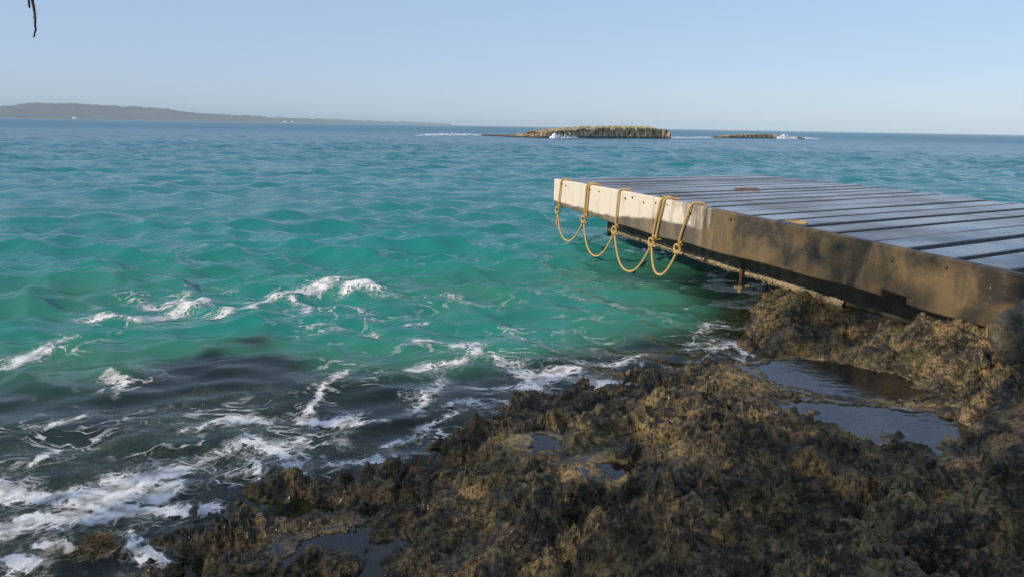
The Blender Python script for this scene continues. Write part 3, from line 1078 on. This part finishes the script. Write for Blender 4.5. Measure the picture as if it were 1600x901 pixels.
# ------------------------------------------------------------------ little things lying on the deck
q = un(1164, 296, DECK + .03)
mb = MB()
for k in range(5):
    a = -0.13 + k * .064
    mb.hexa([(q[0] + a, q[1] - .06, q[2] - .018), (q[0] + a + .063, q[1] - .055, q[2] - .018), (q[0] + a + .063, q[1] + .06, q[2] - .018), (q[0] + a, q[1] + .07, q[2] - .018),
             (q[0] + a, q[1] - .055, q[2] + .012 + .008 * math.sin(k * 2)), (q[0] + a + .063, q[1] - .05, q[2] + .012 + .008 * math.sin(k * 2 + 2)), (q[0] + a + .063, q[1] + .05, q[2] + .016), (q[0] + a, q[1] + .06, q[2] + .016)])
scrap = mb.build('wood_scrap', plain('reddish_brown_wood', (0.13, 0.075, 0.05), (0.24, 0.15, 0.10), 25, 0.8))
tag(scrap, 'small reddish brown scrap of wood lying on the far deck boards', 'wood scrap')
q = edge(5.66, 0.022, 0.10)
along = Vector((ud[0], ud[1], 0)); across = Vector((nd3[0], nd3[1], 0))
off_path = [q + along * -.11 + across * .02, q + along * -.05 + across * .05, q + along * .06 + across * .045, q + along * .13 + across * .01, q + along * .10 + across * -.03 , q + along * 0 + across * -.025, q + along * -.10 + across * -.03]
cut = rope_mesh('rope_offcut', smooth_path(off_path, 8), 0.009, None)
tag(cut, 'short folded piece of yellow rope lying on the deck edge', 'rope')

# ------------------------------------------------------------------ boulder at the right edge
def boulder(name, c, rad, mat, label, seed=0, amp=.12):
    nu, nv = 64, 40
    vs, fs = [], []
    u = np.linspace(0, 2 * math.pi, nu, endpoint=False); v = np.linspace(0.02, math.pi - 0.02, nv)
    Uu, Vv = np.meshgrid(u, v)
    x, y, z = np.sin(Vv) * np.cos(Uu), np.sin(Vv) * np.sin(Uu), np.cos(Vv)
    k = 1 + amp * fbm(x * 1.6 + z + seed, y * 1.6 + z * .7, 4) + .02 * pn(x * 7 + z * 5, y * 7 - z * 4)
    k *= 1 + 0.06 * np.abs(np.cos(Uu)) * np.sin(Vv)
    P_ = np.stack([x * rad[0] * k, y * rad[1] * k, z * rad[2] * k], -1).reshape(-1, 3)
    o = mesh_obj(name, P_, grid_faces(nv, nu, True)[:, ::-1], mat)
    bm_fix(o)
    o.location = c
    tag(o, label, 'boulder')
    return o


BOULD = plain('smooth_grey_boulder', (0.050, 0.045, 0.030), (0.17, 0.145, 0.095), 11, 0.8, bdist=0.03, bump=.8)
q = und(1652, 528, 3.75)
boulder('boulder', (q[0], q[1], q[2]), (0.30, 0.20, 0.25), BOULD, 'smooth rounded grey boulder standing against the pier side beam')


# ------------------------------------------------------------------ algae turf and seaweed
def leafmat(name, c1, c2, rough=0.5):
    m = NT(name)
    n = m.noise(m.pos(), 17, 4, 0.6)
    n2 = m.noise(m.pos(), 2.2, 3, 0.6)
    c = m.mix(n, c1, c2)
    c = m.mix(m.math('MULTIPLY', m.ramp(n2, .45, .65), .6), c, tuple(x * .35 for x in c1))
    return m.done(m.bsdf(c, rough, 0.4))


TURF = leafmat('brown_turf_algae', (0.055, 0.042, 0.016), (0.20, 0.145, 0.05), 0.5)
WEED = leafmat('golden_brown_seaweed', (0.06, 0.035, 0.008), (0.20, 0.12, 0.03), 0.4)
N0 = len(V)
nc = len(th)
front_cols = np.abs(TH.ravel()) < math.radians(45)
dd = np.hypot(X0.ravel(), Y0.ravel())
w0 = (front_cols & (Zf > 0.05) & (Zf < 0.8) & (dd > 1.4) & (dd < 5.6) & (off.ravel() < -0.1)).astype(float)
crest = dh.ravel()
clump = sstep(0.0, 0.45, fbm(Xf * 1.5 + 20, Yf * 1.5 + 3, 3)) + 0.8 * (1 - sstep(.16, .34, Zf))
w0 *= (0.03 + clump) * sstep(-0.05, 0.05, crest)
w0 *= (RR.ravel() ** 2)
pk = RNG.choice(N0, 11000, p=w0 / w0.sum(), replace=True)
bp = V[pk] + np.stack([RNG.normal(0, .006, len(pk)), RNG.normal(0, .006, len(pk)), np.full(len(pk), -.003)], -1)
hgt = RNG.uniform(.004, .013, len(pk)) * (0.6 + 0.7 * clump[pk].clip(0, 1))
az = RNG.uniform(0, 2 * math.pi, len(pk)); wdt = RNG.uniform(.0012, .0032, len(pk))
side = np.stack([np.cos(az), np.sin(az), np.zeros(len(pk))], -1) * wdt[:, None]
lean_ = np.stack([RNG.normal(0, .5, len(pk)), RNG.normal(0, .5, len(pk)), np.ones(len(pk))], -1) * hgt[:, None]
tv = np.stack([bp - side, bp + side, bp + lean_ * .6 + side * .8, bp + lean_ - side * .2], 1).reshape(-1, 3)
turf = mesh_obj('turf_algae', tv, np.arange(len(tv)).reshape(-1, 4), TURF, None, False)
tag(turf, 'short bristly brown algae turf growing on the rock', 'algae', kind='stuff')


def weed_clump(px, py, rad, n, label):
    c = un(px, py, 0.04)
    mb = MB()
    rng = random.Random(px)
    for k in range(n):
        a = rng.uniform(0, 6.28); rr_ = rad * math.sqrt(rng.uniform(0, 1))
        b = Vector((c[0] + rr_ * 1.5 * math.cos(a), c[1] + rr_ * math.sin(a), 0.012 - .02 * rr_ / rad))
        h = rng.uniform(.012, .032) * (1.1 - rr_ / rad * .6)
        d = Vector((rng.gauss(0, 1.1), rng.gauss(0, 1.1), .8)) * h
        sd = Vector((math.cos(a + 1.3), math.sin(a + 1.3), 0)) * rng.uniform(.0015, .004)
        i0 = len(mb.v)
        mid = b + d * .55 + Vector((rng.gauss(0, .01), rng.gauss(0, .01), 0))
        mb.v += [tuple(b - sd), tuple(b + sd), tuple(mid + sd * 1.4), tuple(mid - sd * 1.4), tuple(b + d)]
        mb.f += [(i0, i0 + 1, i0 + 2, i0 + 3), (i0 + 3, i0 + 2, i0 + 4)]
    o = mb.build('seaweed_clump', WEED)
    tag(o, label, 'seaweed', 'golden brown seaweed clumps at the water edge')


weed_clump(150, 838, 0.10, 2200, 'low golden brown seaweed clump awash beside the foam at left')
weed_clump(330, 832, 0.08, 2200, 'bushy golden brown seaweed clump on the rock right of the foam')


# ------------------------------------------------------------------ offshore reefs
def reef_material():
    m = NT('reef_rock')
    p = m.pos()
    z = m.n('ShaderNodeSeparateXYZ'); m.l(p, z.inputs[0])
    n1 = m.noise(m.scale(p, (1, 1, .25)), 1.6, 5, 0.65)
    n2 = m.noise(p, 0.35, 3, 0.6)
    c = m.mix(m.ramp(n1, .36, .62), (0.07, 0.055, 0.035), (0.44, 0.34, 0.20))
    c = m.mix(m.math('MULTIPLY', m.ramp(z.outputs[2], 1.5, 2.0), m.ramp(n2, .40, .55)), c, (0.30, 0.28, 0.07))
    c = m.mix(m.ramp(z.outputs[2], .42, .08), c, (0.035, 0.03, 0.022))
    return m.done(m.bsdf(c, 0.85, 0.3, m.bump(n1, .8, .12)))


REEF = reef_material()


def reef(pts, width, label, flute=0.85):
    """pts: photo column, photo row of the waterline, top height in metres"""
    P3 = [(*un(a, b, 0.0)[:2], h) for a, b, h in pts]
    L = smooth_path(P3, 60)
    n = len(L)
    Lx = np.array([p.x for p in L]); Ly = np.array([p.y for p in L]); Lh = np.maximum(np.array([p.z for p in L]), 0.02)
    tx, ty = np.gradient(Lx), np.gradient(Ly); tl = np.hypot(tx, ty)
    nx, ny = -ty / tl, tx / tl                    # away from the viewer
    arc = np.concatenate([[0], np.cumsum(np.hypot(np.diff(Lx), np.diff(Ly)))])
    prof = [(0.3, -0.8), (0.0, -.25), (-.05, .15), (.0, .35), (.02, .55), (.05, .75), (.02, .92), (.10, 1.0), (.3, 1.03), (.55, 1.0), (.8, .95), (.95, .8), (1.0, .4), (1.05, -.25)]
    rows_ = []
    taper = np.minimum(1, np.minimum(arc, arc[-1] - arc) / 3.0 + .15)
    for j, (a, hz) in enumerate(prof):
        fl = ridged(arc * .75 + .02 * j, np.full(n, 3.3 + .12 * j), 3) * flute * .55 + .25 * pn(arc * 2.2, np.full(n, j * .35))
        face = 1 if a < .5 else -1
        w_ = a * width * taper
        outw = w_ - face * (fl * .8 * np.minimum(Lh, 1.2))
        zz = hz * Lh * (1 + (.10 * fbm(arc * 1.1, np.full(n, j * .2), 3) if hz > .7 else 0)) if hz > 0 else np.full(n, hz)
        if hz > .7: zz = zz +   .26 * np.minimum(Lh, 1) * pn(arc * 1.3 + 7, np.full(n, j * .45))
        rows_.append(np.stack([Lx + nx * outw, Ly + ny * outw, zz], -1))
    Vr = np.stack(rows_, 0).reshape(-1, 3)
    o = mesh_obj('reef_rock', Vr, grid_faces(len(prof), n), REEF, None, False)
    bm_fix(o)
    tag(o, label, 'reef')
    return o


reef([(752, 212, .15), (790, 214, .35), (840, 215.5, .8), (880, 215.8, 1.25), (920, 215.9, 1.65), (960, 216, 1.85), (1000, 216.3, 1.98), (1030, 216.5, 1.7), (1046, 216.8, 1.35)], 6.0,
     'long low fluted reef rock rising to the right offshore')
reef([(1113, 215.5, .25), (1140, 216, .5), (1175, 216.3, .75), (1210, 216.6, .8), (1235, 217, .5), (1256, 217.5, .2)], 4.0, 'smaller low reef rock with surf, right of the long reef', .3)


def surf(px0, px1, row, heights, thick, label):
    """breaking white water: a lumpy ridge lying on the sea"""
    n = 70
    xs = np.linspace(px0, px1, n)
    hh = np.interp(np.linspace(0, 1, n), np.linspace(0, 1, len(heights)), heights)
    rows_ = []
    base = np.array([un(a, row, 0.0) for a in xs])
    arc = np.linspace(0, np.linalg.norm(base[-1] - base[0]), n)
    hh = hh * (0.75 + .6 * np.abs(pn(arc * .9, arc * 0 + row)))
    prof = [(-1, -.15), (-.8, .18), (-.35, .55), (0, 1), (.35, .8), (.8, .3), (1, -.15)]
    for j, (a, z) in enumerate(prof):
        lump = 1 + .45 * pn(arc * 2.3, np.full(n, j * .8))
        rows_.append(np.stack([base[:, 0], base[:, 1] + a * thick * (.4 + .6 * np.minimum(1, hh)) * lump, np.where(z > 0, z * hh * lump, z)], -1))
    o = mesh_obj('surf', np.stack(rows_, 0).reshape(-1, 3), grid_faces(len(prof), n), SURF)
    bm_fix(o)
    tag(o, label, 'surf', kind='stuff')


SURF = plain('white_water', (0.70, 0.72, 0.74), (0.86, 0.87, 0.88), 2.0, 0.7, bdist=.1)
surf(650, 752, 212, [.05, .25, .4, .3, .4, .1], 1.4, 'thin line of white surf left of the reef')
surf(858, 910, 215.9, [.1, 1.0, .35, .55, .5, .35, .1], 1.6, 'white splash breaking against the long reef')
surf(1045, 1115, 215.6, [.04, .2, .1, .25, .06], 1.2, 'thin white surf between the two reefs')
surf(1165, 1210, 215.8, [.1, .7, .85, .5, .35, .1], 1.4, 'white surf running over the small reef')
surf(1212, 1282, 217.2, [.2, 1.1, .5, .3, .4, .2, .06], 1.4, 'white surf at the right end of the small reef')

# ------------------------------------------------------------------ headland on the horizon
def headland_material():
    m = NT('wooded_headland')
    p = m.pos()
    n1 = m.noise(p, .02, 6, .65)
    n2 = m.noise(p, .10, 4, .6)
    z = m.n('ShaderNodeSeparateXYZ'); m.l(p, z.inputs[0])
    c = m.mix(m.ramp(n1, .38, .62), (0.042, 0.055, 0.028), (0.10, 0.112, 0.058))
    c = m.mix(m.math('MULTIPLY', m.ramp(n2, .55, .7), .6), c, (0.16, 0.15, 0.09))
    c = m.mix(m.ramp(z.outputs[2], 5, 1.5), c, (0.12, 0.11, 0.085))
    return m.done(m.bsdf(c, .95, .1))


PROF = [(-700, 172), (-400, 158), (-200, 161), (-60, 165), (0, 167), (40, 163.5), (80, 161.5), (120, 163), (180, 166), (230, 168.5), (262, 170), (300, 177), (340, 179), (372, 180.5), (420, 183.5), (470, 186), (520, 187.2), (580, 189.3), (640, 190.8), (706, 193.4)]


def head_dist(px):
    return float(np.interp(px, [-700, 0, 300, 480, 706], [2300, 2500, 3000, 3700, 5200]))


cols = np.linspace(-700, 706, 560)
ytop = np.interp(cols, [a for a, b in PROF], [b for a, b in PROF])
rowsH = []
M_ = 26
for j in range(M_):
    t = j / (M_ - 1)
    prof = sstep(0, .55, np.array(t)) * (1 - sstep(.7, 1.0, np.array(t))) if False else math.sin(math.pi * min(t / .62, 1) * .5) if t < .62 else math.cos(math.pi * .5 * (t - .62) / .38)
    pts = []
    for i, px in enumerate(cols):
        d0 = head_dist(px)
        wide = 60 + 420 * max(0, 1 - (px / 750 if px > 0 else 0))
        ridge_d = d0 + wide * .62
        top = und(px, ytop[i], ridge_d)[2]
        dirv = und(px, 200, 1000.0)[:2] / 1000.0
        d = d0 + wide * t
        xw, yw = dirv[0] * d, dirv[1] * d
        pts.append((xw, yw, max(top, .5) * prof - .5))
    rowsH.append(pts)
Hv = np.array(rowsH).reshape(-1, 3)
rough_amp = np.clip(Hv[:, 2] / 12, 0, 1)
Hv[:, 2] += rough_amp * (4.6 * fbm(Hv[:, 0] / 60, Hv[:, 1] / 60, 4) + 4.2 * np.abs(pn(Hv[:, 0] / 14, Hv[:, 1] / 14)))
head = mesh_obj('headland', Hv, grid_faces(M_, len(cols)), headland_material())
bm_fix(head)
tag(head, 'low wooded headland fading into haze on the horizon at left', kind='structure')

WHITE = plain('white_render', (0.70, 0.69, 0.66), (0.82, 0.81, 0.79), .5, .8)
ROOF = plain('pale_roof', (0.45, 0.40, 0.36), (0.6, 0.55, 0.5), .5, .8)
for px, w_, h_, lab in ((118, 12, 5, 'tiny white house at the foot of the hazy headland hill, far left'), (446, 15, 5.5, 'larger white house on the low end of the far headland'),
                        (457, 10, 4.5, 'small white house right beside the larger one on the headland')):
    d = head_dist(px) - 6
    b = und(px, 200, d)
    root = empty('house', (b[0], b[1], 1.0 if px > 200 else 2.0))
    tag(root, lab, 'house')
    mb = MB(); mb.box((0, 0, h_ / 2), (w_ / 2, 5, h_ / 2)); mb.build('wall', WHITE, root)
    mb = MB(); x = w_ / 2 + .5
    mb.v += [(-x, -5.5, h_), (x, -5.5, h_), (x, 5.5, h_), (-x, 5.5, h_), (-x + 2, 0, h_ + 2.2), (x - 2, 0, h_ + 2.2)]
    mb.f += [(0, 1, 5, 4), (1, 2, 5), (2, 3, 4, 5), (3, 0, 4), (3, 2, 1, 0)]
    mb.build('roof', ROOF, root)

# ------------------------------------------------------------------ tree on the shore behind the viewer; one thin branch reaches into view
BARK = plain('grey_brown_bark', (0.035, 0.028, 0.022), (0.12, 0.095, 0.07), 14, .9, bdist=.02)


def leaf_material():
    m = NT('tree_leaves')
    n = m.noise(m.pos(), 1.4, 3, .6)
    c = m.mix(n, (0.035, 0.065, 0.015), (0.10, 0.14, 0.035))
    sh = m.bsdf(c, .5, .4)
    tl = m.n('ShaderNodeBsdfTranslucent'); tl.inputs[0].default_value = (.10, .17, .03, 1)
    mx = m.n('ShaderNodeMixShader'); mx.inputs[0].default_value = .3; m.l(sh, mx.inputs[1]); m.l(tl.outputs[0], mx.inputs[2])
    return m.done(mx.outputs[0])


LEAF = leaf_material()
sdir = Vector((-math.sin(SUN_AZ), -math.cos(SUN_AZ), 0))          # the way shadows fall
sper = Vector((-sdir.y, sdir.x, 0))                               # across, to the far left
TB = -sdir * 8.2 + sper * 0.6
tree = empty('shore_tree', (TB.x, TB.y, .6))
tag(tree, 'leafy shore tree with a bare twig hanging into the sky at top left', 'tree')
mb = MB()
rt = random.Random(5)
C0 = Vector((TB.x, TB.y, 0))
trunk = smooth_path([C0 + Vector((0, 0, .3)), C0 + Vector((.15, .1, 1.6)), C0 + Vector((-.1, .25, 3.0)), C0 + Vector((.1, .1, 4.6)), C0 + Vector((0, 0, 6.6))], 6)
mb.tube(trunk, [.32 - .24 * i / (len(trunk) - 1) for i in range(len(trunk))], 12)
TW_TOP = Vector(und(46, -40, 2.9))
clumps = []
LN, LA = 4.55, 5.2      # crown reach across and height scale


def limb(p0, p1, r0, r1, bend=.4):
    m_ = p0.lerp(p1, .5) + Vector((rt.uniform(-bend, bend), rt.uniform(-bend, bend), rt.uniform(0, bend)))
    pts = smooth_path([p0, m_, p1], 7)
    mb.tube(pts, [r0 + (r1 - r0) * i / (len(pts) - 1) for i in range(len(pts))], 7)
    return pts


CC = C0 + Vector((0, 0, 6.7)) - sper * .25
for k in range(52):
    while True:
        a, b, c = rt.uniform(-1, 1), rt.uniform(-1, 1), rt.uniform(-1, 1)
        if .15 < a * a + b * b + c * c < 1: break
    q = CC + sper * (a * 3.6) + sdir * (b * 2.6) + Vector((0, 0, c * 3.3))
    clumps.append((q, rt.uniform(.65, 1.15)))
for k, (q, cr_) in enumerate(clumps):
    if k % 2 == 0:
        limb(trunk[rt.randint(12, len(trunk) - 2)], q, .09, .02, .5)
# the branch that carries the twig
br = smooth_path([trunk[14], C0.lerp(TW_TOP, .35) + Vector((0, 0, 4.9)), C0.lerp(TW_TOP, .75) + Vector((0, 0, 3.7)), Vector((TW_TOP.x - .15, TW_TOP.y - .2, TW_TOP.z + 1.25)), Vector((TW_TOP.x + .0, TW_TOP.y, TW_TOP.z + .75))], 8)
mb.tube(br, [.09 - .078 * i / (len(br) - 1) for i in range(len(br))], 7)
tk = mb.build('trunk', BARK, tree, True)
tk.matrix_parent_inverse = Matrix.Translation(-Vector(tree.location))
# hanging twigs
TD = 2.9
def tw(px, py): return Vector(und(px, py, TD))
mb = MB()
main = smooth_path([br[-1], tw(48, -90), tw(49, -30), tw(50.5, 0), tw(52.5, 10), tw(53, 14), tw(54.3, 22), tw(55, 30), tw(54.8, 40), tw(56, 47), tw(54.5, 50), tw(53.5, 57.5)], 4)
mb.tube(main, [.006 - .0032 * i / (len(main) - 1) + .0007 * (i % 3 == 0) for i in range(len(main))], 6)
mb.tube([tw(53.5, 57.3), tw(52, 57.8), tw(50.4, 58.3)], [.0026, .002, .001], 5)
mb.tube([tw(54, 25), tw(52.5, 28), tw(50.5, 29.5)], [.002, .0014, .0007], 5)
mb.tube([tw(55.6, 46.5), tw(57, 48.2)], [.003, .001], 5)
mb.tube(smooth_path([tw(48, -60), tw(44, -25), tw(45, 0), tw(45.7, 8), tw(46.2, 13.5)], 4), [.004] * 13 + [.0045, .004, .003, .001], 5)
tg = mb.build('twig', BARK, tree, True)
tg['label'] = 'bare dark twig hanging down'
tg.matrix_parent_inverse = Matrix.Translation(-Vector(tree.location))
lv = []
for q, cr_ in clumps:
    for k in range(66):
        while True:
            d = Vector((rt.uniform(-1, 1), rt.uniform(-1, 1), rt.uniform(-1, 1)))
            if d.length < 1: break
        c = q + d * cr_
        u1 = Vector((rt.gauss(0, 1), rt.gauss(0, 1), rt.gauss(0, .6))).normalized()
        u2 = u1.cross(Vector((rt.gauss(0, 1), rt.gauss(0, 1), rt.gauss(0, 1)))).normalized()
        l_, w_ = rt.uniform(.10, .19), rt.uniform(.04, .075)
        lv += [c - u1 * l_, c + u2 * w_, c + u1 * l_, c - u2 * w_]
lv = np.array([tuple(x) for x in lv])
cw = mesh_obj('crown', lv, np.arange(len(lv)).reshape(-1, 4), LEAF, tree, False)
cw.matrix_parent_inverse = Matrix.Translation(-Vector(tree.location))

# ------------------------------------------------------------------ haze
mb = MB()
mb.box((0, 6000, 36), (18500, 18500, 42))
hz = mb.build('haze', None)
m = NT('sea_haze')
pv = m.n('ShaderNodeVolumePrincipled')
pv.inputs['Color'].default_value = (0.74, 0.91, 1.0, 1)
pv.inputs['Density'].default_value = 0.00022
pv.inputs['Anisotropy'].default_value = -0.25
m.l(pv.outputs[0], m.out.inputs['Volume'])
hz.data.materials.append(m.m)
tag(hz, 'thin bluish sea haze over the water', 'haze', kind='stuff')
hz.display_type = 'WIRE'
